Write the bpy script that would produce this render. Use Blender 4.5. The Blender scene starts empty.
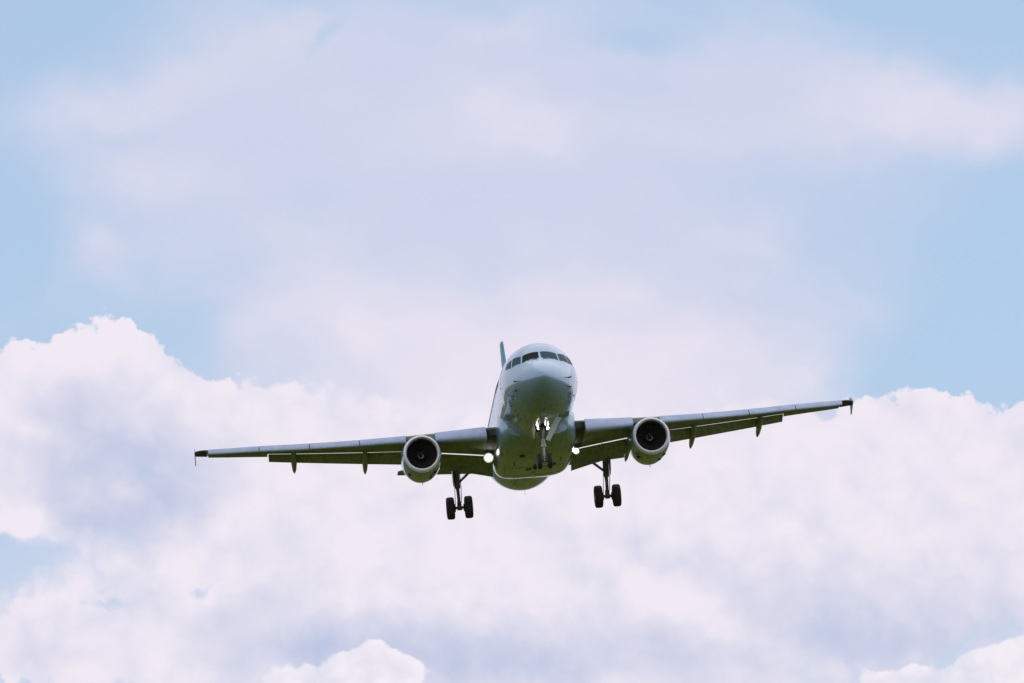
import bpy, math, random
from mathutils import Matrix, Vector, Euler

# ------------------------------------------------------------------ camera, world, sun, exposure
scene = bpy.context.scene
COL = scene.collection
R = math.radians
FPX = 4793.42                      # focal length in pixels of a 1024 wide frame
ELEV = R(8.0)                      # the camera looks up by this much
CAM_Z = 1.7

cam_data = bpy.data.cameras.new("camera")
cam_data.sensor_width = 36.0
cam_data.lens = 36.0 * FPX / 1024.0
cam_data.clip_start = 0.5
cam_data.clip_end = 60000.0
cam = bpy.data.objects.new("camera", cam_data)
cam.location = (0, 0, CAM_Z)
cam.rotation_euler = (R(90) + ELEV, 0, 0)
COL.objects.link(cam)
scene.camera = cam

SUN_EL, SUN_AZ = R(60), R(60)     # azimuth clockwise from +Y (the view direction)
sun_data = bpy.data.lights.new("sun", 'SUN')
sun_data.energy = 0.6
sun_data.angle = R(100)
sun_data.color = (1.0, 0.95, 0.88)
sun = bpy.data.objects.new("sun", sun_data)
sdir = Vector((math.sin(SUN_AZ) * math.cos(SUN_EL), math.cos(SUN_AZ) * math.cos(SUN_EL), math.sin(SUN_EL)))
sun.rotation_euler = sdir.to_track_quat('Z', 'Y').to_euler()
sun.location = (0, 0, 400)
COL.objects.link(sun)

vs = scene.view_settings
vs.view_transform = 'Standard'
vs.look = 'None'
vs.exposure = 0.0
vs.gamma = 1.0
vs.use_curve_mapping = False


class NT:
    """small helper for writing node trees"""
    def __init__(self, tree):
        self.t = tree; self.n = tree.nodes; self.l = tree.links

    def new(self, kind, **kw):
        n = self.n.new(kind)
        for k, v in kw.items():
            setattr(n, k, v)
        return n

    def put(self, sock, v):
        if isinstance(v, bpy.types.NodeSocket):
            self.l.new(v, sock)
        elif v is not None:
            sock.default_value = v

    def m(self, op, a, b=None, c=None, clamp=False):
        n = self.new('ShaderNodeMath', operation=op)
        n.use_clamp = clamp
        self.put(n.inputs[0], a)
        if b is not None: self.put(n.inputs[1], b)
        if c is not None: self.put(n.inputs[2], c)
        return n.outputs[0]

    def v(self, op, a, b=None):
        n = self.new('ShaderNodeVectorMath', operation=op)
        self.put(n.inputs[0], a)
        if b is not None: self.put(n.inputs[1], b)
        return n.outputs['Value'] if op in ('LENGTH', 'DISTANCE', 'DOT_PRODUCT') else n.outputs[0]

    def xyz(self, x, y, z=0.0):
        n = self.new('ShaderNodeCombineXYZ')
        self.put(n.inputs[0], x); self.put(n.inputs[1], y); self.put(n.inputs[2], z)
        return n.outputs[0]

    def noise(self, vec, scale, detail=6.0, rough=0.55, dist=0.0, color=False):
        n = self.new('ShaderNodeTexNoise')
        self.put(n.inputs['Vector'], vec)
        n.inputs['Scale'].default_value = scale
        n.inputs['Detail'].default_value = detail
        n.inputs['Roughness'].default_value = rough
        n.inputs['Distortion'].default_value = dist
        return n.outputs['Color'] if color else n.outputs[0]

    def step(self, x, a, b, smooth=True):
        n = self.new('ShaderNodeMapRange')
        n.interpolation_type = 'SMOOTHSTEP' if smooth else 'LINEAR'
        n.clamp = True
        self.put(n.inputs[0], x); self.put(n.inputs[1], a); self.put(n.inputs[2], b)
        return n.outputs[0]

    def mix(self, f, a, b):
        n = self.new('ShaderNodeMix', data_type='RGBA')
        self.put(n.inputs[0], f); self.put(n.inputs[6], a); self.put(n.inputs[7], b)
        return n.outputs[2]


def srgb(r, g, b, k=1.0):
    def f(c):
        c /= 255.0
        return (c / 12.92 if c <= 0.04045 else ((c + 0.055) / 1.055) ** 2.4) * k
    return (f(r), f(g), f(b), 1.0)


# ---- world: physical sky, a high veil of cloud and banks of cumulus, all by direction (azimuth, elevation)
world = bpy.data.worlds.new("World")
scene.world = world
world.use_nodes = True
world.cycles.sampling_method = 'MANUAL'
world.cycles.sample_map_resolution = 256
wt = NT(world.node_tree)
wt.n.clear()
SKY_STRENGTH = 0.1
K = 1.0 / SKY_STRENGTH
sky = wt.new('ShaderNodeTexSky', sky_type='NISHITA')
sky.sun_disc = False
sky.sun_elevation = SUN_EL
sky.sun_rotation = SUN_AZ
sky.altitude = 0
sky.air_density = 1.0
sky.dust_density = 0.3
sky.ozone_density = 3.0
tc = wt.new('ShaderNodeTexCoord')
sep = wt.new('ShaderNodeSeparateXYZ')
wt.put(sep.inputs[0], tc.outputs['Generated'])
S = FPX / 100.0                                  # one unit of U, V is 100/FPX radians of sky
U = wt.m('MULTIPLY', wt.m('ARCTAN2', sep.outputs[0], sep.outputs[1]), S)
V = wt.m('MULTIPLY', wt.m('SUBTRACT', wt.m('ARCSINE', sep.outputs[2]), ELEV), S)
P0 = wt.xyz(U, V, 0.0)
# the clouds' ragged edges: two scales of domain warp
w1 = wt.v('SUBTRACT', wt.noise(P0, 0.9, 5, 0.55, color=True), (0.5, 0.5, 0.5))
w2 = wt.v('SUBTRACT', wt.noise(P0, 3.2, 4, 0.6, color=True), (0.5, 0.5, 0.5))
def scale(vec, s):
    n = wt.new('ShaderNodeVectorMath', operation='SCALE')
    wt.put(n.inputs[0], vec); n.inputs[3].default_value = s
    return n.outputs[0]
flat = wt.v('MULTIPLY', wt.v('ADD', scale(w1, 1.0), scale(w2, 0.35)), (1, 1, 0))
PW = wt.v('ADD', P0, flat)                       # strongly warped
PS = wt.v('ADD', P0, scale(flat, 0.55))          # softly warped

def blobs(P, items):
    """sum of soft ellipses: (u px, v px, radius u px, radius v px, tilt deg, amount) in the sky"""
    out = None
    for (px, py, rx, ry, tilt, amt) in items:
        cx, cy = (px - 512) / 100.0, (341.5 - py) / 100.0
        mp = wt.new('ShaderNodeMapping', vector_type='TEXTURE')
        src = P
        if out is not None:                      # evaluate one ellipse after the other (keeps the shader stack small)
            vm = wt.new('ShaderNodeVectorMath', operation='MULTIPLY_ADD')
            wt.put(vm.inputs[0], out); vm.inputs[1].default_value = (1e-9, 1e-9, 1e-9); wt.put(vm.inputs[2], P)
            src = vm.outputs[0]
        wt.put(mp.inputs['Vector'], src)
        mp.inputs['Location'].default_value = (cx, cy, 0)
        mp.inputs['Rotation'].default_value = (0, 0, R(tilt))
        mp.inputs['Scale'].default_value = (rx / 100.0, ry / 100.0, 1)
        d = wt.v('LENGTH', mp.outputs[0])
        s = wt.step(d, 1.0, 0.0)
        out = wt.m('MULTIPLY_ADD', s, amt, 0.0 if out is None else out)
    return out

# 1. high veil
veil_n = wt.m('SUBTRACT', wt.noise(wt.v('MULTIPLY', PS, (0.6, 1.0, 1.0)), 0.75, 6, 0.5), 0.5)
veil = blobs(PS, [
    (512, 200, 680, 380, 0, 0.8), (100, 580, 340, 170, 0, 0.45), (560, 660, 900, 130, 0, 0.6), (200, 120, 270, 140, 15, 0.5), (420, 90, 300, 130, 0, 0.4), (520, 400, 520, 200, 0, 0.7),
    (800, 110, 330, 90, -4, 0.5), (1000, 115, 160, 60, 0, 0.45), (90, 255, 70, 50, -35, 0.3),
    (-20, 15, 230, 90, 20, -0.5), (-30, 240, 130, 100, 0, -0.5), (1010, 5, 260, 50, -4, -0.6),
    (1070, 285, 230, 180, 60, -0.55), (945, 378, 170, 75, -10, -0.45), (185, 325, 70, 55, 0, -0.22),
    (640, 40, 90, 30, 0, -0.25), (640, 85, 120, 28, 0, -0.2), (315, 45, 60, 18, 50, -0.35), (120, 140, 70, 18, 5, -0.2)])
veil = wt.m('ADD', veil, wt.m('MULTIPLY', veil_n, 0.6))
# away from this patch of sky the cover closes up
away = wt.m('MAXIMUM', wt.step(V, 3.6, 8.0), wt.step(wt.m('ABSOLUTE', U), 5.3, 8.5))
veil = wt.m('MULTIPLY_ADD', away, 0.55, veil)
veil_a = wt.step(veil, -0.05, 0.8)
veil_lit = blobs(PS, [
    (120, 90, 170, 60, 20, 0.32), (180, 180, 200, 40, 0, 0.28), (500, 30, 160, 45, 10, 0.15), (420, 130, 190, 70, 0, 0.25),
    (560, 120, 170, 50, 0, 0.2), (780, 130, 190, 55, 0, 0.35), (920, 90, 200, 60, -5, 0.35), (540, 370, 420, 150, 0, 0.9), (590, 290, 130, 30, 0, 0.2),
    (355, 330, 45, 40, -50, 0.35), (95, 235, 55, 28, -20, 0.4), (540, 190, 500, 50, 0, -0.15)])
veil_lit = wt.m('MULTIPLY_ADD', away, 0.6, wt.m('MULTIPLY_ADD', veil_n, 1.6, veil_lit))
veil_c = wt.mix(wt.step(veil_lit, -0.2, 0.9), srgb(206, 212, 235, K), srgb(235, 228, 241, K))
blue = wt.mix(0.72, sky.outputs[0], srgb(186, 211, 240, K))        # thin cirrus over the clear air
c1 = wt.mix(wt.m('MULTIPLY', veil_a, 0.95), blue, veil_c)

# 2. cumulus banks
cum_n = wt.m('SUBTRACT', wt.noise(P0, 1.5, 6, 0.5), 0.5)
vor = wt.new('ShaderNodeTexVoronoi', feature='SMOOTH_F1')
wt.put(vor.inputs['Vector'], PS); vor.inputs['Scale'].default_value = 3.2; vor.inputs['Smoothness'].default_value = 0.35
vor.inputs['Detail'].default_value = 2.0; vor.inputs['Roughness'].default_value = 0.45
puff = wt.m('SUBTRACT', 0.45, vor.outputs['Distance'])
cum = blobs(PW, [
    (60, 440, 190, 150, 20, 1.1), (95, 366, 105, 66, 0, 0.85), (145, 375, 60, 62, 0, 0.6), (20, 380, 90, 60, 0, 0.5),
    (230, 430, 130, 80, 0, 0.85), (330, 440, 200, 90, 0, 0.8), (520, 450, 330, 130, 0, 1.0),
    (760, 490, 340, 105, 6, 1.2), (980, 470, 190, 95, 0, 1.1), (905, 425, 60, 55, 0, 0.45), (1010, 430, 80, 45, 0, 0.4),
    (330, 570, 330, 130, 20, 1.1), (60, 610, 200, 110, 25, 0.9), (120, 650, 190, 70, 0, 0.5), (600, 590, 420, 130, 0, 0.8),
    (850, 580, 360, 120, 0, 0.7), (540, 680, 660, 110, 0, 1.1),
    (10, 562, 75, 26, 20, -0.22), (140, 525, 100, 26, 28, -0.15), (30, 350, 90, 45, 0, 0.5), (240, 395, 110, 50, 0, 0.4), (205, 392, 85, 55, 0, 0.5), (800, 425, 130, 55, 0, 0.6), (905, 405, 80, 45, 0, 0.3), (150, 520, 140, 60, 0, 0.5), (210, 500, 120, 70, 0, 0.75), (170, 560, 120, 50, 0, 0.35), (210, 588, 34, 12, 25, -0.4), (120, 596, 60, 12, 5, -0.4), (1015, 570, 200, 130, 0, 0.8), (60, 500, 110, 60, 0, 0.2),
    (20, 515, 45, 28, 0, 0.7)])
cum = wt.m('ADD', cum, wt.m('MULTIPLY_ADD', cum_n, 0.6, wt.m('MULTIPLY', puff, 0.35)))
soft = blobs(P0, [(520, 400, 400, 160, 0, 0.9), (100, 545, 260, 110, 10, 0.9), (620, 640, 800, 120, 0, 0.9)])
cum_a = wt.step(cum, wt.m('MULTIPLY_ADD', soft, -0.12, 0.30), wt.m('MULTIPLY_ADD', soft, 0.55, 0.46))
shade_n = wt.m('SUBTRACT', wt.noise(PS, 1.1, 6, 0.5), 0.5)
shade = blobs(PS, [
    (90, 460, 130, 110, 25, 0.95), (60, 400, 60, 40, 20, 0.5), (170, 470, 90, 75, 0, 0.65), (140, 515, 130, 55, 20, 0.6),
    (250, 610, 110, 35, 20, 0.45), (110, 615, 120, 35, 10, 0.4), (330, 655, 240, 55, 0, 0.8), (560, 660, 420, 70, 0, 0.9), (840, 565, 260, 45, -4, 0.35),
    (900, 630, 300, 80, -5, 0.95), (620, 560, 130, 30, 0, 0.25), (90, 520, 60, 25, 0, 0.3), (40, 660, 70, 35, 0, 0.3),
    (135, 490, 30, 24, 0, -0.5), (20, 515, 40, 26, 0, -0.7), (25, 425, 30, 24, 0, -0.3), (700, 610, 190, 30, -25, -0.6), (90, 335, 110, 40, 0, -0.5)])
# billows: the side of each swelling turned from the sun (up and right) is a little greyer
off = wt.noise(wt.v('ADD', P0, (0.16, 0.2, 0.0)), 1.5, 5, 0.5)
rel = wt.m('SUBTRACT', off, wt.noise(P0, 1.5, 5, 0.5))
shade = wt.m('ADD', shade, wt.m('MULTIPLY_ADD', shade_n, 0.8, wt.m('MULTIPLY_ADD', puff, -0.4, wt.m('MULTIPLY', rel, 0.8))))
cum_c = wt.mix(wt.step(shade, 0.0, 1.7, False), srgb(241, 234, 244, K), srgb(184, 195, 225, K))
c2 = wt.mix(cum_a, c1, cum_c)
# 3. the nearest puffs, low in the sky and bright
near = blobs(PS, [(335, 692, 115, 62, 6, 1.05), (392, 674, 62, 44, 0, 0.6), (300, 690, 60, 40, 0, 0.3), (950, 695, 150, 64, 10, 1.0), (1020, 665, 80, 56, 20, 0.8), (890, 680, 55, 38, 0, 0.5)])
near = wt.m('ADD', near, wt.m('MULTIPLY_ADD', puff, 0.3, wt.m('MULTIPLY', cum_n, 0.3)))
near_c = wt.mix(wt.step(wt.m('MULTIPLY_ADD', puff, -0.6, wt.m('MULTIPLY', rel, 1.2)), -0.05, 0.9, False), srgb(244, 238, 246, K), srgb(208, 212, 232, K))
c2 = wt.mix(wt.step(near, 0.30, 0.44), c2, near_c)
bg = wt.new('ShaderNodeBackground')
bg.inputs['Strength'].default_value = SKY_STRENGTH
wt.put(bg.inputs['Color'], c2)
wo = wt.new('ShaderNodeOutputWorld')
wt.l.new(bg.outputs[0], wo.inputs[0])


# ------------------------------------------------------------------ materials
def material(name, base, rough=0.4, metal=0.0, coat=0.0, coat_rough=0.03, vary=0.0, vscale=1.5, emit=None, estr=0.0, spec=0.5, streak=None, bump=0.0):
    m = bpy.data.materials.new(name)
    m.use_nodes = True
    t = NT(m.node_tree)
    b = t.n['Principled BSDF']
    b.inputs['Base Color'].default_value = (*base, 1)
    b.inputs['Roughness'].default_value = rough
    b.inputs['Metallic'].default_value = metal
    b.inputs['Coat Weight'].default_value = coat
    b.inputs['Coat Roughness'].default_value = coat_rough
    b.inputs['Specular IOR Level'].default_value = spec
    if emit:
        b.inputs['Emission Color'].default_value = (*emit, 1)
        b.inputs['Emission Strength'].default_value = estr
    if vary:
        co = t.new('ShaderNodeTexCoord').outputs['Object']
        vec = co if streak is None else t.v('MULTIPLY', co, streak)
        n = t.noise(vec, vscale, 7, 0.6)
        f = t.step(n, 0.3, 0.72)
        dark = tuple(c * (1 - vary) for c in base)
        t.put(b.inputs['Base Color'], t.mix(f, (*dark, 1), (*base, 1)))
        r = t.m('MULTIPLY_ADD', f, -0.12, rough + 0.08)
        t.put(b.inputs['Roughness'], r)
    if bump:
        co = t.new('ShaderNodeTexCoord').outputs['Object']
        bn = t.new('ShaderNodeBump')
        bn.inputs['Strength'].default_value = bump
        bn.inputs['Distance'].default_value = 0.03
        t.put(bn.inputs['Height'], t.noise(co, 2.2, 3, 0.5))
        t.put(b.inputs['Normal'], bn.outputs[0]); t.put(b.inputs['Coat Normal'], bn.outputs[0])
    return m


def _cowl_ior(m):
    m.node_tree.nodes['Principled BSDF'].inputs['Coat IOR'].default_value = 1.75
    return m


def skin_material():
    """glossy pale ice blue paint with panel seams and grime running aft"""
    m = material("fuselage_paint", (0.25, 0.41, 0.53), 0.32, coat=1.0, coat_rough=0.02)
    t = NT(m.node_tree)
    b = t.n['Principled BSDF']
    b.inputs['Coat IOR'].default_value = 1.75
    b.inputs['Metallic'].default_value = 0.3
    co = t.new('ShaderNodeTexCoord').outputs['Object']
    s = t.new('ShaderNodeSeparateXYZ'); t.put(s.inputs[0], co)
    ang = t.m('ARCTAN2', s.outputs[0], s.outputs[2])
    # ring seams every 1.6 m and longitudinal laps
    fy = t.m('ABSOLUTE', t.m('SUBTRACT', t.m('FRACT', t.m('MULTIPLY', t.m('ADD', s.outputs[1], 0.28), 1 / 1.6)), 0.5))
    ring = t.step(fy, 0.0, 0.018)
    fa = t.m('ABSOLUTE', t.m('SUBTRACT', t.m('FRACT', t.m('MULTIPLY', ang, 10 / (2 * math.pi))), 0.5))
    lap = t.step(fa, 0.0, 0.020)
    seam = t.m('MAXIMUM', t.m('MULTIPLY', ring, lap), t.step(s.outputs[1], 2.3, 2.2))
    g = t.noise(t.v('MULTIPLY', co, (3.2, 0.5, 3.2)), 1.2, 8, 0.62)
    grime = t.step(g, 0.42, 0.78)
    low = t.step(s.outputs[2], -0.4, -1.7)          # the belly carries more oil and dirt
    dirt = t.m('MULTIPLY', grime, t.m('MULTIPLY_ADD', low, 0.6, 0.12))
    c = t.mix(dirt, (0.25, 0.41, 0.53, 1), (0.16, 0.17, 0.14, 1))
    c = t.mix(seam, (0.20, 0.25, 0.29, 1), c)
    t.put(b.inputs['Base Color'], c)
    t.put(b.inputs['Roughness'], t.m('MULTIPLY_ADD', dirt, 0.5, 0.28))
    bn = t.new('ShaderNodeBump')
    bn.inputs['Strength'].default_value = 0.25
    bn.inputs['Distance'].default_value = 0.03
    t.put(bn.inputs['Height'], t.m('MULTIPLY_ADD', t.noise(co, 1.6, 3, 0.5), 0.7, t.m('MULTIPLY', seam, 0.12)))
    t.put(b.inputs['Normal'], bn.outputs[0]); t.put(b.inputs['Coat Normal'], bn.outputs[0])
    return m


M = {
    'skin': skin_material(),
    'cowl': _cowl_ior(material("nacelle_paint", (0.34, 0.48, 0.55), 0.28, metal=0.35, coat=0.9, coat_rough=0.05, vary=0.35, vscale=1.4, streak=(3, .6, 3), bump=0.15)),
    'wing': material("wing_grey_paint", (0.33, 0.38, 0.29), 0.55, spec=0.3, vary=0.35, vscale=1.2, streak=(2.5, .7, 2.5)),
    'slat': material("slat_paint", (0.40, 0.49, 0.64), 0.5, metal=0.1, coat=0.0, vary=0.15, vscale=1.5),
    'flap': material("flap_paint", (0.32, 0.37, 0.27), 0.42, coat=0.2, vary=0.4, vscale=1.8, streak=(3, .8, 3)),
    'root': material("root_shade_dark_tip", (0.06, 0.065, 0.05), 0.6, vary=0.3),  # slat cove shade painted near-black at the root; the tip shares it
    'dark': material("dark_sealant", (0.03, 0.03, 0.03), 0.6),
    'teal': material("tail_teal_paint", (0.04, 0.27, 0.42), 0.45, coat=0.1, vary=0.15),
    'lip': material("polished_lip", (0.86, 0.88, 0.93), 0.4, metal=0.2, vary=0.1),
    'duct': material("duct_liner", (0.14, 0.135, 0.12), 0.6, vary=0.3, vscale=3),
    'fan': material("fan_titanium", (0.24, 0.22, 0.20), 0.38, metal=0.7, vary=0.3, vscale=4),
    'spinner': material("spinner_paint", (0.035, 0.033, 0.032), 0.4, vary=0.2, vscale=5),
    'white': material("white_marking", (0.75, 0.75, 0.75), 0.5),
    'hot': material("exhaust_metal", (0.22, 0.20, 0.18), 0.4, metal=0.9, vary=0.4, vscale=4),
    'glass': material("cockpit_glass", (0.010, 0.012, 0.008), 0.04, coat=0.2, spec=0.0),
    'glass_reflection': material("cockpit_glass_reflection", (0.022, 0.075, 0.09), 0.05, coat=0.35, spec=0.0),  # teal sky reflection put into the pane colour
    'cabin': material("cabin_glass", (0.10, 0.11, 0.12), 0.08),
    'tyre': material("tyre_rubber", (0.022, 0.02, 0.018), 0.75, vary=0.35, vscale=6),
    'rim': material("wheel_rim", (0.35, 0.36, 0.36), 0.4, metal=0.5, vary=0.3, vscale=8),
    'gear': material("gear_grey_paint", (0.13, 0.13, 0.12), 0.45, vary=0.45, vscale=6),
    'nosegear': material("nose_gear_lamplit_paint", (0.55, 0.56, 0.58), 0.35, vary=0.35, vscale=7),  # paler than the main gear: glow of its own lamps put into the colour
    'door': material("gear_door_and_band_paint", (0.86, 0.88, 0.93), 0.4, coat=0.3, vary=0.2, vscale=3),  # also colours the added panel that stands for a reflected band
    'chrome': material("oleo_chrome", (0.75, 0.75, 0.75), 0.12, metal=1.0),
    'lamp': material("landing_lamp_glass", (0.9, 0.9, 0.9), 0.2, emit=(1.0, 0.98, 0.95), estr=6.0),
    'halo': material("lamp_glow_ring", (0.8, 0.8, 0.8), 0.25, emit=(0.88, 1.0, 0.80), estr=0.38),  # faint green emission imitating the soft glow round the lamp
    'warm': material("taxi_lamp_glass", (0.9, 0.8, 0.7), 0.2, emit=(1.0, 0.80, 0.64), estr=2.5),
    'cool': material("takeoff_lamp_glass", (0.9, 0.9, 0.9), 0.2, emit=(0.97, 0.97, 1.0), estr=3.5),
}


def ground_material():
    m = bpy.data.materials.new("grass_field")
    m.use_nodes = True
    t = NT(m.node_tree)
    b = t.n['Principled BSDF']
    co = t.new('ShaderNodeTexCoord').outputs['Object']
    big = t.noise(co, 0.006, 6, 0.6)
    mid = t.noise(co, 0.08, 6, 0.6)
    fine = t.noise(co, 3.0, 5, 0.65)
    c = t.mix(t.step(big, 0.35, 0.65), (0.072, 0.094, 0.006, 1), (0.098, 0.106, 0.010, 1))
    c = t.mix(t.step(mid, 0.45, 0.75), c, (0.052, 0.074, 0.005, 1))
    c = t.mix(t.m('MULTIPLY', t.step(fine, 0.4, 0.7), 0.5), c, (0.095, 0.095, 0.018, 1))
    t.put(b.inputs['Base Color'], c)
    b.inputs['Roughness'].default_value = 0.95
    b.inputs['Specular IOR Level'].default_value = 0.1
    return m


# ------------------------------------------------------------------ mesh helpers
class MB:
    def __init__(self):
        self.v = []; self.f = []; self.fm = []; self.mats = []

    def mi(self, mat):
        if mat not in self.mats: self.mats.append(mat)
        return self.mats.index(mat)

    def add(self, verts, faces, mat):
        o = len(self.v); k = self.mi(mat)
        self.v += [tuple(p) for p in verts]
        for f in faces:
            self.f.append(tuple(i + o for i in f)); self.fm.append(k)

    def loft(self, rings, mat, closed=True, cap0=False, cap1=False):
        n = len(rings[0]); vs_ = [p for r in rings for p in r]; fs = []
        for i in range(len(rings) - 1):
            for j in range(n if closed else n - 1):
                a = i * n + j; b = i * n + (j + 1) % n
                fs.append((a, b, b + n, a + n))
        if cap0: fs.append(tuple(range(n))[::-1])
        if cap1: fs.append(tuple(range((len(rings) - 1) * n, len(rings) * n)))
        self.add(vs_, fs, mat)

    def tube(self, path, radii, mat, seg=14, caps=True):
        path = [Vector(p) for p in path]
        if not hasattr(radii, '__len__'): radii = [radii] * len(path)
        rings = []
        for i, p in enumerate(path):
            d = (path[min(i + 1, len(path) - 1)] - path[max(i - 1, 0)]).normalized()
            a = d.cross(Vector((0, 0, 1)) if abs(d.z) < 0.9 else Vector((1, 0, 0))).normalized(); b = d.cross(a)
            rings.append([p + (a * math.cos(q) + b * math.sin(q)) * radii[i] for q in [2 * math.pi * k / seg for k in range(seg)]])
        self.loft(rings, mat, True, caps, caps)

    def box(self, c, s, mat, rot=None):
        hx, hy, hz = s[0] / 2, s[1] / 2, s[2] / 2
        pts = [Vector((x, y, z)) for x in (-hx, hx) for y in (-hy, hy) for z in (-hz, hz)]
        if rot: pts = [Euler(rot).to_matrix() @ p for p in pts]
        self.add([p + Vector(c) for p in pts], [(0, 1, 3, 2), (4, 6, 7, 5), (0, 4, 5, 1), (2, 3, 7, 6), (0, 2, 6, 4), (1, 5, 7, 3)], mat)

    def lathe_y(self, prof, c, mat, seg=56, low=1.0, caps=False):
        """prof: (y, r) pairs spun round the y axis through c; the lower half may be stretched"""
        rings = []
        for (y, r) in prof:
            ring = []
            for k in range(seg):
                q = 2 * math.pi * k / seg
                z = r * math.cos(q)
                ring.append((c[0] + r * math.sin(q), c[1] + y, c[2] + (z if z > 0 else z * low)))
            rings.append(ring)
        self.loft(rings, mat, True, caps, caps)

    def lathe_x(self, prof, c, mat, seg=40):
        rings = [[(c[0] + x, c[1] + r * math.cos(2 * math.pi * k / seg), c[2] + r * math.sin(2 * math.pi * k / seg)) for k in range(seg)] for (x, r) in prof]
        self.loft(rings, mat, True, True, True)

    def build(self, name, parent=None, smooth=True, bevel=0.0, sharp=35):
        me = bpy.data.meshes.new(name)
        me.from_pydata(self.v, [], self.f)
        for mt in self.mats: me.materials.append(M[mt] if isinstance(mt, str) else mt)
        me.polygons.foreach_set('material_index', self.fm)
        me.update()
        import bmesh
        bm = bmesh.new(); bm.from_mesh(me)
        bmesh.ops.remove_doubles(bm, verts=bm.verts, dist=1e-5)
        bmesh.ops.recalc_face_normals(bm, faces=bm.faces)
        for f in bm.faces: f.smooth = smooth
        for e in bm.edges:
            if len(e.link_faces) == 2 and e.calc_face_angle(0) > R(sharp): e.smooth = False
        bm.to_mesh(me); bm.free()
        o = bpy.data.objects.new(name, me)
        COL.objects.link(o)
        if parent is not None: o.parent = parent
        if bevel:
            bv = o.modifiers.new('bevel', 'BEVEL'); bv.width = bevel; bv.segments = 2; bv.limit_method = 'ANGLE'
        return o


def lerp(tab, x, k=1):
    """piecewise cubic (monotone-ish Catmull-Rom) lookup in rows (x, a, b, ...)"""
    n = len(tab)
    if x <= tab[0][0]: return tab[0][k]
    if x >= tab[-1][0]: return tab[-1][k]
    i = max(j for j in range(n - 1) if tab[j][0] <= x)
    x0, x1 = tab[i][0], tab[i + 1][0]; y0, y1 = tab[i][k], tab[i + 1][k]
    def slope(j):
        if j == 0: return (tab[1][k] - tab[0][k]) / (tab[1][0] - tab[0][0])
        if j == n - 1: return (tab[-1][k] - tab[-2][k]) / (tab[-1][0] - tab[-2][0])
        a = (tab[j][k] - tab[j - 1][k]) / (tab[j][0] - tab[j - 1][0]); b = (tab[j + 1][k] - tab[j][k]) / (tab[j + 1][0] - tab[j][0])
        return 0 if a * b <= 0 else 2 * a * b / (a + b)
    h = x1 - x0; s = (x - x0) / h; m0, m1 = slope(i) * h, slope(i + 1) * h
    return (2*s**3 - 3*s**2 + 1) * y0 + (s**3 - 2*s**2 + s) * m0 + (-2*s**3 + 3*s**2) * y1 + (s**3 - s**2) * m1


# ------------------------------------------------------------------ ground
g = MB()
gr = [[(0, 0, 0)] * 64]
rings = []
for rr in (0.01, 60, 250, 800, 2500, 8000, 24000):
    rings.append([(rr * math.cos(2 * math.pi * k / 64), rr * math.sin(2 * math.pi * k / 64), 0) for k in range(64)])
g.loft(rings, ground_material(), True, True, False)
ground = g.build("ground")
ground['kind'] = 'structure'
ground['label'] = "flat green grass field below the approach path"

# ------------------------------------------------------------------ the airliner (x: right in the photo, y: aft, z: up; metres)
plane = bpy.data.objects.new("airliner", None)
plane.empty_display_size = 3
COL.objects.link(plane)
plane['label'] = "pale blue grey twin engine airliner descending with landing gear down and landing lights on"
plane['category'] = "airliner"
roll, pitch, yaw = -0.07868307562866411, -0.21123421030823614, 0.04583616807635569
rot = Matrix.Rotation(yaw, 4, 'Z') @ Matrix.Rotation(pitch, 4, 'X') @ Matrix.Rotation(roll, 4, 'Y')
plane.matrix_world = (Matrix.Translation((0, 0, CAM_Z)) @ Matrix.Rotation(ELEV, 4, 'X')
                      @ Matrix.Translation((1.5122609182583067, 230.0, -1.3124254421712516)) @ rot)

# ---- fuselage
ZF = 0.22
FUS = [  # y, top, bottom, half width, mid
    (0.00, -0.50, -0.52, 0.01, -0.51), (0.04, -0.36, -0.67, 0.16, -0.51), (0.14, -0.23, -0.83, 0.32, -0.51),
    (0.40, -0.02, -1.08, 0.59, -0.50), (0.80, 0.22, -1.33, 0.89, -0.46), (1.30, 0.46, -1.54, 1.17, -0.40),
    (1.70, 0.70, -1.67, 1.35, -0.33), (2.30, 1.20, -1.81, 1.55, -0.24), (2.90, 1.58, -1.91, 1.71, -0.16),
    (3.80, 1.86, -2.00, 1.85, -0.08), (5.00, 2.03, -2.06, 1.91, -0.02), (6.40, 2.07, -2.07, 1.95, 0.0), (8.50, 2.07, -2.07, 1.98, 0.0),
    (21.0, 2.07, -2.07, 1.985, 0.0), (23.0, 2.07, -1.93, 1.95, 0.05), (25.0, 2.06, -1.60, 1.86, 0.2), (27.0, 2.04, -1.15, 1.68, 0.42),
    (29.0, 1.98, -0.62, 1.40, 0.66), (31.0, 1.85, -0.10, 1.00, 0.87), (32.5, 1.66, 0.35, 0.65, 1.0), (33.6, 1.35, 0.75, 0.33, 1.05), (33.84, 1.2, 0.9, 0.15, 1.05)]


def fus(y, th):
    """surface point at station y, angle th from straight up (positive towards +x)"""
    t, b, w, mz = (lerp(FUS, y, k) for k in (1, 2, 3, 4))
    c = math.cos(th)
    return Vector((w * math.sin(th), y, ZF + mz + (t - mz if c > 0 else mz - b) * c))


def fus_n(y, th):
    e = 1e-3
    a = fus(y + e, th) - fus(y - e, th); b = fus(y, th + e) - fus(y, th - e)
    n = a.cross(b).normalized()
    p = fus(y, th)
    return n if n.dot(p - Vector((0, y + 0.3, ZF))) > 0 else -n


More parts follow.
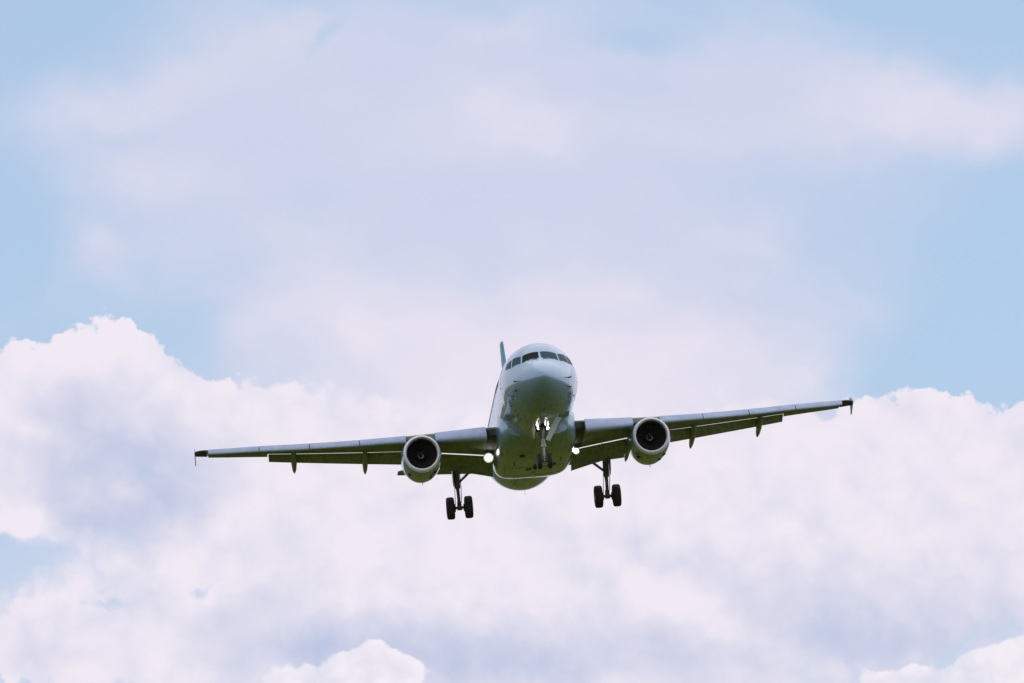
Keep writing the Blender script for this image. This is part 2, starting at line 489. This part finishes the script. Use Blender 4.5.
SEG = 96
ys = [0, .01, .025, .045, .07, .1, .14, .19, .25, .32, .4, .5, .6, .7, .8, .92, 1.05, 1.18, 1.3, 1.42, 1.55, 1.7, 1.85, 2.0, 2.15, 2.3, 2.45, 2.6, 2.75, 2.9, 3.1, 3.3, 3.55, 3.8, 4.1, 4.5, 5, 5.6, 6.4, 8, 11, 14, 17, 19, 21] + [21.5 + .5 * i for i in range(24)] + [33.5, 33.7, 33.84]
mb = MB()
mb.loft([[fus(y, 2 * math.pi * k / SEG) for k in range(SEG)] for y in ys], 'skin', True, True, True)
fuselage = mb.build("fuselage", plane)


def patch(corners, mat, name, parent, lift=0.012, n=8, frame=0.0, fmat='dark'):
    """a pane lying on the fuselage; corners are (y, th) going round"""
    def pt(u, v, h):
        (a, b, c, d) = corners
        y = (a[0]*(1-u) + b[0]*u)*(1-v) + (d[0]*(1-u) + c[0]*u)*v
        th = (a[1]*(1-u) + b[1]*u)*(1-v) + (d[1]*(1-u) + c[1]*u)*v
        return fus(y, th) + fus_n(y, th) * h
    q = MB()
    rings = [[pt(i / n, j / n, lift) for i in range(n + 1)] for j in range(n + 1)]
    q.loft(rings, mat, closed=False)
    edge = [(i / n, 0) for i in range(n)] + [(1, j / n) for j in range(n)] + [(1 - i / n, 1) for i in range(n)] + [(0, 1 - j / n) for j in range(n)]
    q.loft([[pt(u, v, lift) for u, v in edge], [pt(u, v, -0.03) for u, v in edge]], mat)
    return q.build(name, parent)


def mirror(c): return [(y, -t) for y, t in c]
FRONT = [(1.70, 0.04), (2.14, 0.03), (2.24, 0.55), (1.76, 0.69)]
SIDE1 = [(1.82, 0.75), (2.28, 0.61), (2.72, 0.85), (2.28, 1.08)]
SIDE2 = [(2.34, 1.12), (2.80, 0.90), (3.25, 1.06), (3.02, 1.22)]
for w in (FRONT, SIDE1, SIDE2):
    patch(w, 'glass_reflection', "cockpit_window", fuselage)
    patch(mirror(w), 'glass' if w is FRONT else 'glass_reflection', "cockpit_window", fuselage)

# cabin windows, one pane copied along both sides
wq = MB()
wq.loft([[(0, 0.115 * math.cos(a) , 0.17 * math.sin(a)) for a in [2 * math.pi * k / 16 for k in range(16)]],
         [(-0.02, 0.115 * math.cos(a), 0.17 * math.sin(a)) for a in [2 * math.pi * k / 16 for k in range(16)]]], 'cabin', True, True, True)
pane = wq.build("cabin_window", fuselage)
first = True
for sgn in (-1, 1):
    for i in range(38):
        y = 5.9 + i * 0.533
        if i in (14, 15) and False: continue
        p = fus(y, sgn * 1.36)
        o = pane if first else pane.copy()
        if not first: COL.objects.link(o); o.parent = fuselage
        first = False
        o.location = p + Vector((sgn * 0.012, 0, 0))
        o.rotation_euler = (0, -(math.pi / 2 - 1.36) * 1.0, 0) if sgn > 0 else (0, math.pi + (math.pi / 2 - 1.36), 0)

# passenger doors: outlined slabs standing 8 mm proud
for sgn in (-1, 1):
    d = patch([(4.15, sgn * 2.02), (4.15, sgn * 1.05), (4.98, sgn * 1.05), (4.98, sgn * 2.02)], 'skin', "cabin_door", fuselage, lift=0.01, n=8)
    h = fus(4.3, sgn * 1.62); hb = MB(); hb.box(h, (0.03, 0.16, 0.05), 'dark'); hb.build("door_handle", d)

# probes, ports and aerials
def probe(y, th, length=0.22, name="pitot_probe"):
    p = fus(y, th); n = fus_n(y, th); q = MB()
    q.tube([p - n * 0.02, p + n * 0.09, p + n * 0.12 + Vector((0, -length, 0))], [0.035, 0.03, 0.018], 'dark', 8)
    q.build(name, fuselage)
for y, th in ((1.55, 1.62), (1.75, 1.95), (1.55, -1.62), (1.75, -1.95)):
    probe(y, th)
for y, th in ((2.4, -2.05), (2.9, -1.95), (3.6, -2.2), (3.7, -2.35), (2.5, 2.1), (3.4, 2.05)):
    p = fus(y, th); n = fus_n(y, th); q = MB()
    q.tube([p - n * 0.02, p + n * 0.02], [0.05, 0.045], 'dark', 10)
    q.build("static_port", fuselage)

def blade(x, y, z, h, c, name, parent, mat='cowl', up=-1, lean=0.3):
    q = MB()
    prof = [(0, 0), (0.3, 0.5), (0.7, 0.45), (1, 0), (0.7, -0.45), (0.3, -0.5)]
    q.loft([[(x + t * 0.035, y + s * c, z) for s, t in prof], [(x + t * 0.02, y + lean * c + s * c * 0.6, z + up * h) for s, t in prof]], mat, True, True, True)
    return q.build(name, parent)
blade(0, 7.3, ZF - 2.04, 0.32, 0.42, "antenna_blade", fuselage)
blade(0, 8.0, ZF + 2.05, 0.32, 0.42, "antenna_blade", fuselage, up=1)
blade(0.0, 22.2, ZF - 1.96, 0.35, 0.4, "antenna_blade", fuselage)
blade(-0.62, 20.6, ZF - 1.92, 0.42, 0.24, "drain_mast", fuselage, 'gear')

# ---- belly fairing between the wings
BF = [(7.7, 1.50, -1.74), (8.3, 1.84, -1.92), (9.2, 1.97, -2.12), (10.4, 2.02, -2.32), (12.0, 2.03, -2.41), (14.2, 2.02, -2.43), (15.2, 2.0, -2.41), (16.1, 1.94, -2.32), (17.0, 1.85, -2.19), (18.2, 1.62, -1.98), (19.4, 1.30, -1.75)]
rings = []
nst = 36
for i in range(nst + 1):
    y = 7.7 + (19.4 - 7.7) * i / nst
    hw, zb = lerp(BF, y, 1), lerp(BF, y, 2)
    zt = -0.15 if 8.5 < y < 18 else -0.5
    ring = []
    for k in range(96):
        a = 2 * math.pi * k / 96
        c, s = math.cos(a), math.sin(a)
        n_ = 2 / 4.2
        zc = -1.0
        xx = hw * math.copysign(abs(s) ** n_, s)
        zz = zc + ((zt - zc) if c > 0 else (zc - zb)) * math.copysign(abs(c) ** n_, c)
        ring.append((xx, y, zz))
    rings.append(ring)
mb = MB(); mb.loft(rings, 'skin', True, True, True)
fairing = mb.build("belly_fairing", plane)
q = MB(); q.tube([(0.0, 12.6, -2.42), (0.0, 12.6, -2.53), (0, 12.6, -2.57)], [0.09, 0.085, 0.03], 'dark', 12); q.build("beacon", fairing)
for (x, y) in ((-0.75, 10.2), (0.9, 12.3), (-0.3, 13.2)):
    z = lerp(BF, y, 2)
    q = MB(); q.box((x, y, z - 0.005), (0.26, 0.34, 0.03), 'dark'); q.build("air_vent", fairing)

# outlines of the closed main gear bay doors, and drain stubs along the keel
def keel(x, y):
    hw, zb = lerp(BF, y, 1), lerp(BF, y, 2)
    s_ = min(1.0, abs(x) / hw) ** (4.2 / 2)
    return Vector((x, y, -1.0 - (-1.0 - zb) * math.sqrt(1 - s_ * s_) ** (2 / 4.2) - 0.004))
for sgn in (-1, 1):
    q = MB()
    loop = [(0.06, 12.7), (0.5, 12.7), (0.9, 12.7), (1.3, 12.7), (1.5, 12.9), (1.5, 13.6), (1.5, 14.4), (1.3, 14.8), (0.9, 14.8), (0.5, 14.8), (0.06, 14.8), (0.06, 14.0), (0.06, 13.4), (0.06, 12.7)]
    q.tube([keel(sgn * x, y) for x, y in loop], 0.009, 'dark', 6)
    q.build("bay_door_outline", fairing)
for (x, y) in ((0.42, 9.6), (-1.1, 11.6), (1.25, 11.2), (0.1, 11.0)):
    p = keel(x, y); q = MB(); q.tube([p + Vector((0, 0, 0.03)), p - Vector((0, 0, 0.07)), p + Vector((0, 0.06, -0.12))], [0.045, 0.035, 0.02], 'gear', 8); q.build("drain_stub", fairing)
# windscreen wipers parked along the lower edge
for sgn in (-1, 1):
    q = MB(); pts = [(1.60, 0.10), (1.68, 0.3), (1.74, 0.5)]
    q.tube([fus(y, sgn * t) + fus_n(y, sgn * t) * 0.03 for y, t in pts], [0.02, 0.016, 0.01], 'dark', 6); q.build("wiper", fuselage)

# ---- wings
ZLE = [(1.2, -1.12), (2.4, -0.98), (4.7, -0.78), (6.45, -0.62), (8.6, -0.41), (11.85, -0.04), (13.5, 0.17), (16.4, 0.50), (17.1, 0.60)]
INC = [(1.2, 4.2), (2.4, 3.8), (6.4, 2.2), (11.0, 1.0), (17.1, 0.0)]
def w_le(x): return 9.2 + (x - 1.975) * 0.52
def w_te(x): return 15.2 if x < 6.4 else 15.2 + (x - 6.4) * 0.315
def w_tc(x): return 0.15 - 0.045 * min(1, (x - 1.9) / 8)

def foil(s, tc):
    """half thickness and camber of the aerofoil at chord fraction s (fraction of chord)"""
    t = 5 * tc * (0.2969 * math.sqrt(max(s, 0)) - 0.1260 * s - 0.3516 * s * s + 0.2843 * s ** 3 - 0.1036 * s ** 4)
    cam = 0.018 * (1 - (2 * s - 0.9) ** 2 / 1.21) - 0.006
    return t, cam

def wing_pt(x, s, t, sgn):
    """chord-frame point (fraction aft s, fraction up t) to aircraft space"""
    c = w_te(x) - w_le(x); i = R(lerp(INC, x))
    a, b = s * c, t * c
    return Vector((sgn * x, w_le(x) + a * math.cos(i) + b * math.sin(i), lerp(ZLE, x) + b * math.cos(i) - a * math.sin(i)))

def upper(s, x): t, c = foil(s, w_tc(x)); return c + t
def lower(s, x): t, c = foil(s, w_tc(x)); return c - t

SU = [0.012, 0.03, 0.06, 0.1, 0.16, 0.24, 0.34, 0.45, 0.56, 0.66, 0.75, 0.84]
SL = [0.70, 0.60, 0.5, 0.4, 0.3, 0.2, 0.13, 0.08, 0.045, 0.022]
FLAP_OUT = 13.3

def build_wing(sgn):
    mb = MB()
    xs1 = [1.2, 1.9, 2.45, 3.2, 4.0, 4.8, 5.6, 6.4, 7.4, 8.4, 9.4, 10.4, 11.4, 12.4, FLAP_OUT]
    rings = []
    for x in xs1:
        k = 0.035
        ring = [wing_pt(x, k + s * (1 - k), upper(s, x) * (0.93 if s < 0.2 else 1), sgn) for s in SU]
        ring += [wing_pt(x, 0.84, upper(0.84, x) - 0.006, sgn), wing_pt(x, 0.735, upper(0.735, x) - 0.014, sgn), wing_pt(x, 0.705, lower(0.7, x) + 0.012, sgn)]
        ring += [wing_pt(x, k + s * (1 - k), lower(s, x) * (0.93 if s < 0.2 else 1), sgn) for s in SL]
        rings.append(ring)
    mb.loft(rings[:3], 'root', True, True, False)           # slat cove shade painted dark over the root inboard of the first slat
    mb.loft(rings[2:], 'wing', True, False, True)
    # outboard of the flap: full section ahead of the aileron, then the clean tip
    def full(x, s_end, k=0.035):
        up = [k + (s_end - k) * (i / 12) ** 1.6 for i in range(13)]
        ring = [wing_pt(x, s, upper((s - k) / (1 - k), x), sgn) for s in up]
        ring += [wing_pt(x, s, lower((s - k) / (1 - k), x) - 0.001, sgn) for s in up[::-1][:-1]]
        return ring
    mb.loft([full(x, 0.74) for x in (FLAP_OUT + 0.004, 14.2, 15.2, 16.3, 16.42)], 'wing', True, True, True)
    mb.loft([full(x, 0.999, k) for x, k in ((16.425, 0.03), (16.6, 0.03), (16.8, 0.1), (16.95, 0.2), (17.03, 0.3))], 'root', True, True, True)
    wing = mb.build("wing", plane, sharp=28)

    # slats: five drooped sections
    for (x0, x1) in ((2.48, 4.98), (6.42, 8.7), (8.74, 11.2), (11.24, 13.75), (13.79, 16.36)):
        q = MB(); rings = []
        for i in range(7):
            x = x0 + (x1 - x0) * i / 6
            sec = []
            for s in (0.145, 0.11, 0.08, 0.05, 0.028, 0.012, 0.003): sec.append((s, upper(s, x)))
            sec.append((0.0, foil(0, w_tc(x))[1]))
            for s in (0.004, 0.014, 0.03, 0.05): sec.append((s, lower(s, x)))
            sec += [(0.058, lower(0.05, x) + 0.012), (0.05, 0.0), (0.075, 0.03), (0.14, upper(0.14, x) - 0.004)]
            a = R(SLAT_DEG)
            pts = []
            for s, t in sec:
                ds, dt = s - 0.12, t - 0.03
                grow = 1.0 + 0.75 * max(0.0, (x - 7.5) / 9.0)     # the outer slats take a larger share of the chord
                s2 = 0.12 + (ds * math.cos(a) - dt * math.sin(a)) * grow
                t2 = 0.03 + (ds * math.sin(a) + dt * math.cos(a)) * grow
                pts.append(wing_pt(x, s2 - 0.065, t2 - 0.028 - 0.012 * (grow - 1), sgn))
            rings.append(pts)
        q.loft(rings, 'slat', True, True, True)
        q.build("slat", wing, sharp=40)

    # flaps: inboard and outboard panel, drooped with a slot ahead of them
    for (x0, x1) in ((2.0, 6.36), (6.41, FLAP_OUT)):
        q = MB(); rings = []
        for i in range(9):
            x = x0 + (x1 - x0) * i / 8
            cf = 0.29 if x > 6.4 else 0.27 * 1.0
            a = R(FLAP_DEG)
            pts = []
            up = [(j / 10) ** 1.7 for j in range(11)]
            prof = [(s, 0.9 * foil(s, 0.15)[0] + 0.02 * math.sin(math.pi * s)) for s in up] + [(s, -0.55 * foil(s, 0.15)[0] + 0.015 * math.sin(math.pi * s)) for s in up[::-1][1:-1]]
            for s, t in prof:
                s2 = s * math.cos(a) + t * math.sin(a); t2 = -s * math.sin(a) + t * math.cos(a)
                pts.append(wing_pt(x, 0.80 + s2 * cf, (FLAP_T if x < 6.4 else FLAP_T + 0.010) + t2 * cf, sgn))
            rings.append(pts)
        q.loft(rings, 'flap', True, True, True)
        q.build("flap", wing, sharp=50)

    # aileron
    q = MB(); rings = []
    for i in range(6):
        x = FLAP_OUT + 0.05 + (16.38 - FLAP_OUT - 0.05) * i / 5
        a = R(6); pts = []
        for s in (0.75, 0.8, 0.87, 0.94, 1.0): pts.append((s, upper(s, x)))
        for s in (0.998, 0.94, 0.87, 0.8, 0.75): pts.append((s, lower(s, x) - 0.002))
        rings.append([wing_pt(x, 0.75 + (s - 0.75) * math.cos(a), t - (s - 0.75) * math.sin(a), sgn) for s, t in pts])
    q.loft(rings, 'flap', True, True, True); q.build("aileron", wing)

    # wingtip fence
    q = MB()
    zt = lerp(ZLE, 17.05)
    outer = [(17.35, zt - 0.03), (17.75, zt + 0.17), (18.35, zt + 0.38), (18.62, zt + 0.40), (18.55, zt + 0.05), (18.72, zt - 0.47), (18.45, zt - 0.46), (17.9, zt - 0.22)]
    q.loft([[(sgn * 17.035, y, z) for y, z in outer], [(sgn * 17.075, y, z) for y, z in outer]], 'slat', True, True, True)
    q.build("wingtip_fence", wing, smooth=False)

    # flap track fairings
    for (x, ty, tz) in ((5.0, 17.6, -1.62), (8.42, 17.75, -1.18), (12.02, 18.5, -0.71)):
        q = MB()
        a = wing_pt(x, 0.42, lower(0.42, x) + 0.01, sgn); b = wing_pt(x, 0.62, lower(0.62, x) - 0.03, sgn); tip = Vector((sgn * x, ty, tz))
        c = wing_pt(x, 0.80, -0.075, sgn)
        path = [a, a.lerp(b, .5), b, b.lerp(c, .5), c, c.lerp(tip, .35), c.lerp(tip, .7), c.lerp(tip, .9), tip]
        wid = [0.02, 0.09, 0.13, 0.15, 0.155, 0.15, 0.115, 0.06, 0.01]
        hgt = [0.02, 0.12, 0.18, 0.22, 0.24, 0.22, 0.16, 0.08, 0.01]
        q.loft([[(p.x + wid[i] * math.sin(k * math.pi / 8), p.y, p.z + hgt[i] * math.cos(k * math.pi / 8)) for k in range(16)] for i, p in enumerate(path)], 'flap', True, True, True)
        q.build("flap_track_fairing", wing)

    # retractable landing light under the root
    q = MB(); r = 0.23 if sgn < 0 else 0.155
    lx, ly, lz = sgn * 2.33 if sgn < 0 else 2.10, 12.0, -1.89
    q.tube([(lx, ly + 0.12, lz), (lx, ly + 0.03, lz)], [r * 0.7, r], 'gear', 20)
    q.tube([(lx, ly + 0.1, lz), (lx - sgn * 0.02, ly + 0.2, lz + 0.5)], [0.05, 0.05], 'gear', 8)
    def disc(rows): return [[(lx + rr * math.sin(k * math.pi / 12), ly + yy, lz + rr * math.cos(k * math.pi / 12)) for k in range(24)] for rr, yy in rows]
    q.loft(disc(((r * 1.12, 0.03), (r * .95, 0.0), (r * .78, -0.022))), 'halo', True)
    q.loft(disc(((r * .78, -0.022), (r * .6, -0.035), (r * .3, -0.05), (0.005, -0.055))), 'lamp', True, False, True)
    q.build("landing_light", wing)
    return wing

SLAT_DEG = 22
FLAP_DEG = 25
FLAP_T = -0.024
for sgn in (-1, 1):
    build_wing(sgn)

# ---- engines
EY, EZ = 9.6, -1.83
def build_engine(sgn):
    c = (sgn * 5.75, EY, EZ)
    mb = MB()
    mb.lathe_y([(0.15, 0.925), (0.28, 0.955), (0.5, 0.985), (0.9, 1.01), (1.4, 1.02), (1.9, 1.01), (2.4, 0.985), (2.8, 0.945), (3.15, 0.89), (3.13, 0.86), (2.6, 0.86)], c, 'cowl', 64, low=1.06)
    eng = mb.build("engine_nacelle", plane)
    q = MB()
    q.lathe_y([(0.15, 0.925), (0.07, 0.90), (0.02, 0.87), (0.0, 0.835), (0.02, 0.80), (0.08, 0.775), (0.18, 0.76)], c, 'lip', 64, low=1.0)
    # match the stretched cowl behind it
    q.v = [(x, y, z if z > EZ else EZ + (z - EZ) * (1 + 0.06 * max(0.0, (math.hypot(x - c[0], z - EZ) - 0.835) / 0.09))) for x, y, z in q.v]
    q.build("inlet_lip", eng)
    q = MB(); q.lathe_y([(0.18, 0.76), (0.4, 0.765), (0.8, 0.785), (1.25, 0.80)], c, 'duct', 64); q.build("inlet_duct", eng)
    # fan: blades round a disc
    q = MB()
    q.lathe_y([(1.2, 0.80), (1.21, 0.4), (1.2, 0.02)], c, 'dark', 48)
    for k in range(36):
        a0 = 2 * math.pi * k / 36
        sec = []
        for j in range(6):
            rr = 0.25 + (0.785 - 0.25) * j / 5
            tw = R(30 + 28 * j / 5); ch = 0.13 + 0.03 * j / 5
            row = []
            for e in (-1, 1):
                da = e * ch * math.sin(tw) * 0.5 / rr
                row.append((c[0] + rr * math.sin(a0 + da), c[1] + 1.02 + e * ch * math.cos(tw) * 0.5, c[2] + rr * math.cos(a0 + da)))
            sec.append(row)
        q.loft(sec, 'fan', closed=False)
    q.build("fan", eng, sharp=60)
    q = MB(); q.lathe_y([(0.50, 0.004), (0.53, 0.04), (0.62, 0.10), (0.74, 0.17), (0.88, 0.23), (1.0, 0.26), (1.08, 0.262)], c, 'spinner', 32, caps=True)
    # white spiral painted on the spinner
    def srad(y): return lerp([(0.50, 0.004), (0.53, 0.04), (0.62, 0.10), (0.74, 0.17), (0.88, 0.23), (1.0, 0.26)], y) + 0.004
    rows = []
    for i in range(41):
        u = i / 40; y = 0.55 + 0.30 * u; wd = 0.055 * (1 - u) + 0.012
        ph = 1.2 + 5.4 * u
        rows.append([(c[0] + srad(yy) * math.sin(ph), c[1] + yy, c[2] + srad(yy) * math.cos(ph)) for yy in (y - wd / 2, y + wd / 2)])
    q.loft(rows, 'white', closed=False)
    q.build("spinner", eng)
    q = MB()
    q.lathe_y([(2.55, 0.66), (3.1, 0.63), (3.7, 0.52), (4.2, 0.43), (4.19, 0.40), (3.8, 0.40)], c, 'hot', 40)
    q.lathe_y([(3.8, 0.30), (4.3, 0.26), (4.75, 0.10), (4.85, 0.01)], c, 'hot', 32, caps=True)
    q.build("exhaust_nozzle", eng)
    # pylon
    q = MB(); rings = []
    for (y, zt, zb, hw) in ((10.5, -0.86, -1.0, 0.03), (10.9, -0.74, -1.1, 0.13), (11.4, -0.66, -1.2, 0.19), (12.3, -0.70, -1.25, 0.2), (13.4, -0.80, -1.35, 0.17), (14.6, -0.95, -1.25, 0.10), (15.2, -1.02, -1.12, 0.02)):
        rings.append([(c[0] - hw, y, zb), (c[0] + hw, y, zb), (c[0] + hw, y, zt - 0.05), (c[0] + hw * .5, y, zt), (c[0] - hw * .5, y, zt), (c[0] - hw, y, zt - 0.05)])
    q.loft(rings, 'wing', True, True, True); q.build("pylon", eng)
    # inboard strake
    q = MB(); a = R(50)
    d = Vector((-sgn * math.sin(a), 0, math.cos(a)))
    b0 = Vector(c) + d * 0.99
    q.loft([[b0 + Vector((o_, 0.7, 0)), b0 + Vector((o_, 1.9, 0)), b0 + d * 0.24 + Vector((o_, 1.9, 0)), b0 + d * 0.2 + Vector((o_, 1.3, 0))] for o_ in (-0.012, 0.012)], 'cowl', True, True, True)
    q.build("strake", eng, smooth=False)
    blade(c[0], 11.9, EZ - 1.07, 0.12, 0.2, "drain_mast", eng, 'dark')
    # cowl latches and scoops under the belly of the nacelle
    for (dy, an) in ((0.9, 2.5), (1.5, 2.75), (1.2, -2.45)):
        r_ = 1.02 * (1.04 if abs(an) > 1.57 else 1)
        q = MB(); q.box((c[0] + r_ * math.sin(an), c[1] + dy, c[2] + r_ * 1.03 * math.cos(an)), (0.16, 0.2, 0.04), 'dark', rot=(0, an, 0)); q.build("cowl_vent", eng)
    return eng
for sgn in (-1, 1):
    build_engine(sgn)

# ---- tail
q = MB(); rings = []
for (z, y0, y1) in ((ZF + 1.6, 25.9, 32.0), (ZF + 2.4, 26.6, 32.1), (ZF + 4.0, 27.75, 32.25), (6.0, 29.0, 32.45), (7.7, 30.15, 32.62), (7.9, 30.4, 32.63), (7.96, 30.8, 32.6)):
    c = y1 - y0; up = [(j / 12) ** 1.6 for j in range(13)]
    rings.append([(foil(s, 0.075)[0] * c, y0 + s * c, z) for s in up] + [(-foil(s, 0.075)[0] * c, y0 + s * c, z) for s in up[::-1][1:-1]])
q.loft(rings, 'teal', True, True, True)
fin = q.build("tail_fin", plane)
for sgn in (-1, 1):
    q = MB(); rings = []
    for (x, y0, y1, z) in ((0.3, 28.6, 32.2, 0.98), (1.2, 29.1, 32.3, 1.03), (6.0, 31.1, 32.4, 1.32), (6.2, 31.4, 32.42, 1.34), (6.23, 31.7, 32.4, 1.34)):
        c = y1 - y0; up = [(j / 12) ** 1.6 for j in range(13)]
        rings.append([(sgn * x, y0 + s * c, z + foil(s, 0.10)[0] * c - 0.03 * s) for s in up] + [(sgn * x, y0 + s * c, z - foil(s, 0.10)[0] * c - 0.03 * s) for s in up[::-1][1:-1]])
    q.loft(rings, 'wing', True, True, True); q.build("horizontal_stabilizer", plane)

# ---- landing gear
def wheel(gear, cx, cy, cz, r, w, sgn):
    q = MB()
    prof = []
    for k in range(17):
        a = math.pi * k / 16
        prof.append((-w / 2 * math.copysign(abs(math.cos(a)) ** 0.55, math.cos(a)), r * 0.62 + r * 0.38 * math.sin(a) ** 0.42))
    prof = [(-w * 0.42, r * 0.55)] + prof + [(w * 0.42, r * 0.55)]
    q.lathe_x(prof, (cx, cy, cz), 'tyre', 40)
    for gx in (-0.22, 0.0, 0.22):      # tread grooves
        q.lathe_x([(gx * w - 0.008, r * 0.985), (gx * w - 0.008, r * 1.003), (gx * w + 0.008, r * 1.003), (gx * w + 0.008, r * 0.985)], (cx, cy, cz), 'dark', 40)
    q.build("tyre", gear)
    q = MB()
    q.lathe_x([(-w * 0.43, r * 0.56), (-w * 0.44, r * 0.48), (-w * 0.34, r * 0.4), (-w * 0.36, r * 0.15), (w * 0.36, r * 0.15), (w * 0.34, r * 0.4), (w * 0.44, r * 0.48), (w * 0.43, r * 0.56)], (cx, cy, cz), 'rim', 32)
    q.build("rim", gear)

def main_gear(sgn):
    AX = Vector((sgn * 3.8, 16.1, -3.6)); TOP = Vector((sgn * 3.86, 15.55, -0.95))
    q = MB()
    k1 = TOP.lerp(AX, 0.62)
    q.tube([TOP, TOP.lerp(AX, 0.1), k1, k1 + (AX - TOP) * 0.02], [0.19, 0.16, 0.145, 0.12], 'gear', 18)
    q.tube([k1, AX + Vector((0, 0, 0.05))], 0.085, 'gear', 16)
    q.tube([AX - Vector((0.5, 0, 0)), AX + Vector((0.5, 0, 0))], 0.075, 'gear', 14)
    q.tube([AX + Vector((0, 0, 0.3)), AX + Vector((0, 0, -0.12))], [0.11, 0.13], 'gear', 14)
    # torque links
    e = k1.lerp(AX, 0.5) + Vector((0, 0.42, 0))
    for s_ in (-1, 1):
        q.tube([k1 + Vector((s_ * 0.07, 0.08, 0.1)), e], [0.045, 0.03], 'gear', 8)
        q.tube([e, AX + Vector((s_ * 0.08, 0.05, 0.12))], [0.03, 0.045], 'gear', 8)
    # brake lines
    q.tube([TOP + Vector((0.17, -0.1, -0.3)), k1 + Vector((0.17, -0.1, 0)), AX + Vector((0.12, -0.1, 0.25))], 0.02, 'dark', 6)
    q.tube([TOP + Vector((-0.17, -0.1, -0.2)), k1 + Vector((-0.15, -0.12, 0.2)), AX + Vector((-0.2, -0.05, 0.15))], 0.018, 'dark', 6)
    for s_ in (-1, 1):
        q.tube([AX + Vector((s_ * 0.2, 0, 0)), AX + Vector((s_ * 0.36, 0, 0))], 0.2, 'dark', 18)      # brake packs
    gear = q.build("main_landing_gear", plane, sharp=40)
    for s_ in (-1, 1):
        wheel(gear, AX.x + s_ * 0.465, AX.y, AX.z, 0.575, 0.41, s_)
    q = MB()
    low = TOP.lerp(AX, 0.52) + Vector((-sgn * 0.1, 0.05, 0)); mid = Vector((sgn * 3.02, 15.8, -1.72)); top = Vector((sgn * 2.25, 15.6, -1.15))
    q.tube([low, mid, top], [0.06, 0.075, 0.06], 'gear', 10)
    q.tube([mid, Vector((sgn * 3.6, 15.5, -1.1))], 0.035, 'gear', 8)
    q.build("side_stay", gear)
    # leg door fixed outboard of the strut
    q = MB()
    xo = sgn * 4.05
    pts = [(15.0, -1.15), (16.0, -1.15), (16.1, -2.3), (15.75, -2.55), (15.35, -2.3)]
    q.loft([[(xo + o_ + sgn * 0.02 * (z + 1.15), y, z) for y, z in pts] for o_ in (-0.02, 0.02)], 'flap', True, True, True)
    q.build("gear_door_or_reflection", gear, smooth=False)
    return gear
for sgn in (-1, 1):
    main_gear(sgn)

AXN = Vector((0, 5.07, -3.55)); TOPN = Vector((0.02, 4.85, -1.7))
q = MB()
k1 = TOPN.lerp(AXN, 0.58)
q.tube([TOPN, k1], [0.10, 0.09], 'nosegear', 16)
q.tube([k1 + Vector((0, 0, 0.04)), k1 - Vector((0, 0, 0.1))], 0.125, 'nosegear', 16)
q.tube([k1, AXN], 0.062, 'nosegear', 14)
q.tube([AXN - Vector((0.28, 0, 0)), AXN + Vector((0.28, 0, 0))], 0.05, 'gear', 12)
e = k1.lerp(AXN, 0.5) + Vector((0, 0.25, 0))
for s_ in (-1, 1):
    q.tube([k1 + Vector((s_ * 0.06, 0.06, 0)), e], 0.025, 'gear', 8); q.tube([e, AXN + Vector((s_ * 0.06, 0.03, 0.08))], 0.025, 'gear', 8)
q.tube([TOPN.lerp(AXN, .3) + Vector((-0.2, 0, 0)), TOPN.lerp(AXN, .3) + Vector((0.2, 0, 0))], 0.06, 'gear', 10)   # steering cylinder
q.tube([(-0.24, 4.5, -1.97), (0.24, 4.5, -1.97)], 0.03, 'gear', 8)
q.tube([(0, 4.5, -1.97), TOPN.lerp(AXN, .18)], 0.04, 'gear', 8)
nose = q.build("nose_landing_gear", plane, sharp=40)
for s_ in (-1, 1):
    wheel(nose, AXN.x + s_ * 0.25, AXN.y, AXN.z, 0.375, 0.215, s_)
q = MB()
for s_ in (-1, 1):
    q.tube([TOPN.lerp(AXN, .42) + Vector((s_ * 0.08, 0, 0)), (s_ * 0.22, 3.75, -1.72)], 0.035, 'gear', 8)
q.build("drag_strut", nose)
for (x, z, mt, r, nm) in ((-0.22, -1.86, 'warm', 0.105, "taxi_light"), (-0.20, -2.04, 'warm', 0.085, "taxi_light"), (0.22, -1.86, 'cool', 0.105, "takeoff_light"), (0.23, -2.06, 'cool', 0.095, "takeoff_light")):
    q = MB()
    q.tube([(x, 4.47, z), (x, 4.37, z)], [r * .6, r], 'gear', 16)
    q.loft([[(x + rr * math.sin(k * math.pi / 10), 4.37 + yy, z + rr * math.cos(k * math.pi / 10)) for k in range(20)] for rr, yy in ((r * .96, -0.003), (r * .6, -0.03), (0.004, -0.04))], mt, True, False, True)
    q.build(nm, nose)
def slab(pts, th, mat, name, parent):
    """a flat panel through four points, with thickness"""
    p = [Vector(a) for a in pts]
    n = (p[1] - p[0]).cross(p[3] - p[0]).normalized() * th / 2
    grid = lambda off: [a + off for a in p]
    qq = MB(); qq.loft([grid(n), grid(-n)], mat, True, True, True)
    return qq.build(name, parent, smooth=False, bevel=0.008)
slab([(0.65, 3.9, -1.58), (0.92, 3.95, -1.70), (0.30, 4.5, -2.70), (0.11, 4.5, -2.585)], 0.04, 'door', "gear_door_or_reflection", nose)  # added panel shaped as the bright reflected band on the fuselage, no real door
slab([(-0.42, 4.4, -1.75), (-0.42, 5.9, -1.80), (-0.36, 5.9, -2.28), (-0.36, 4.5, -2.14)], 0.04, 'door', "gear_door_or_reflection", nose)
# dark wheel well beside the door
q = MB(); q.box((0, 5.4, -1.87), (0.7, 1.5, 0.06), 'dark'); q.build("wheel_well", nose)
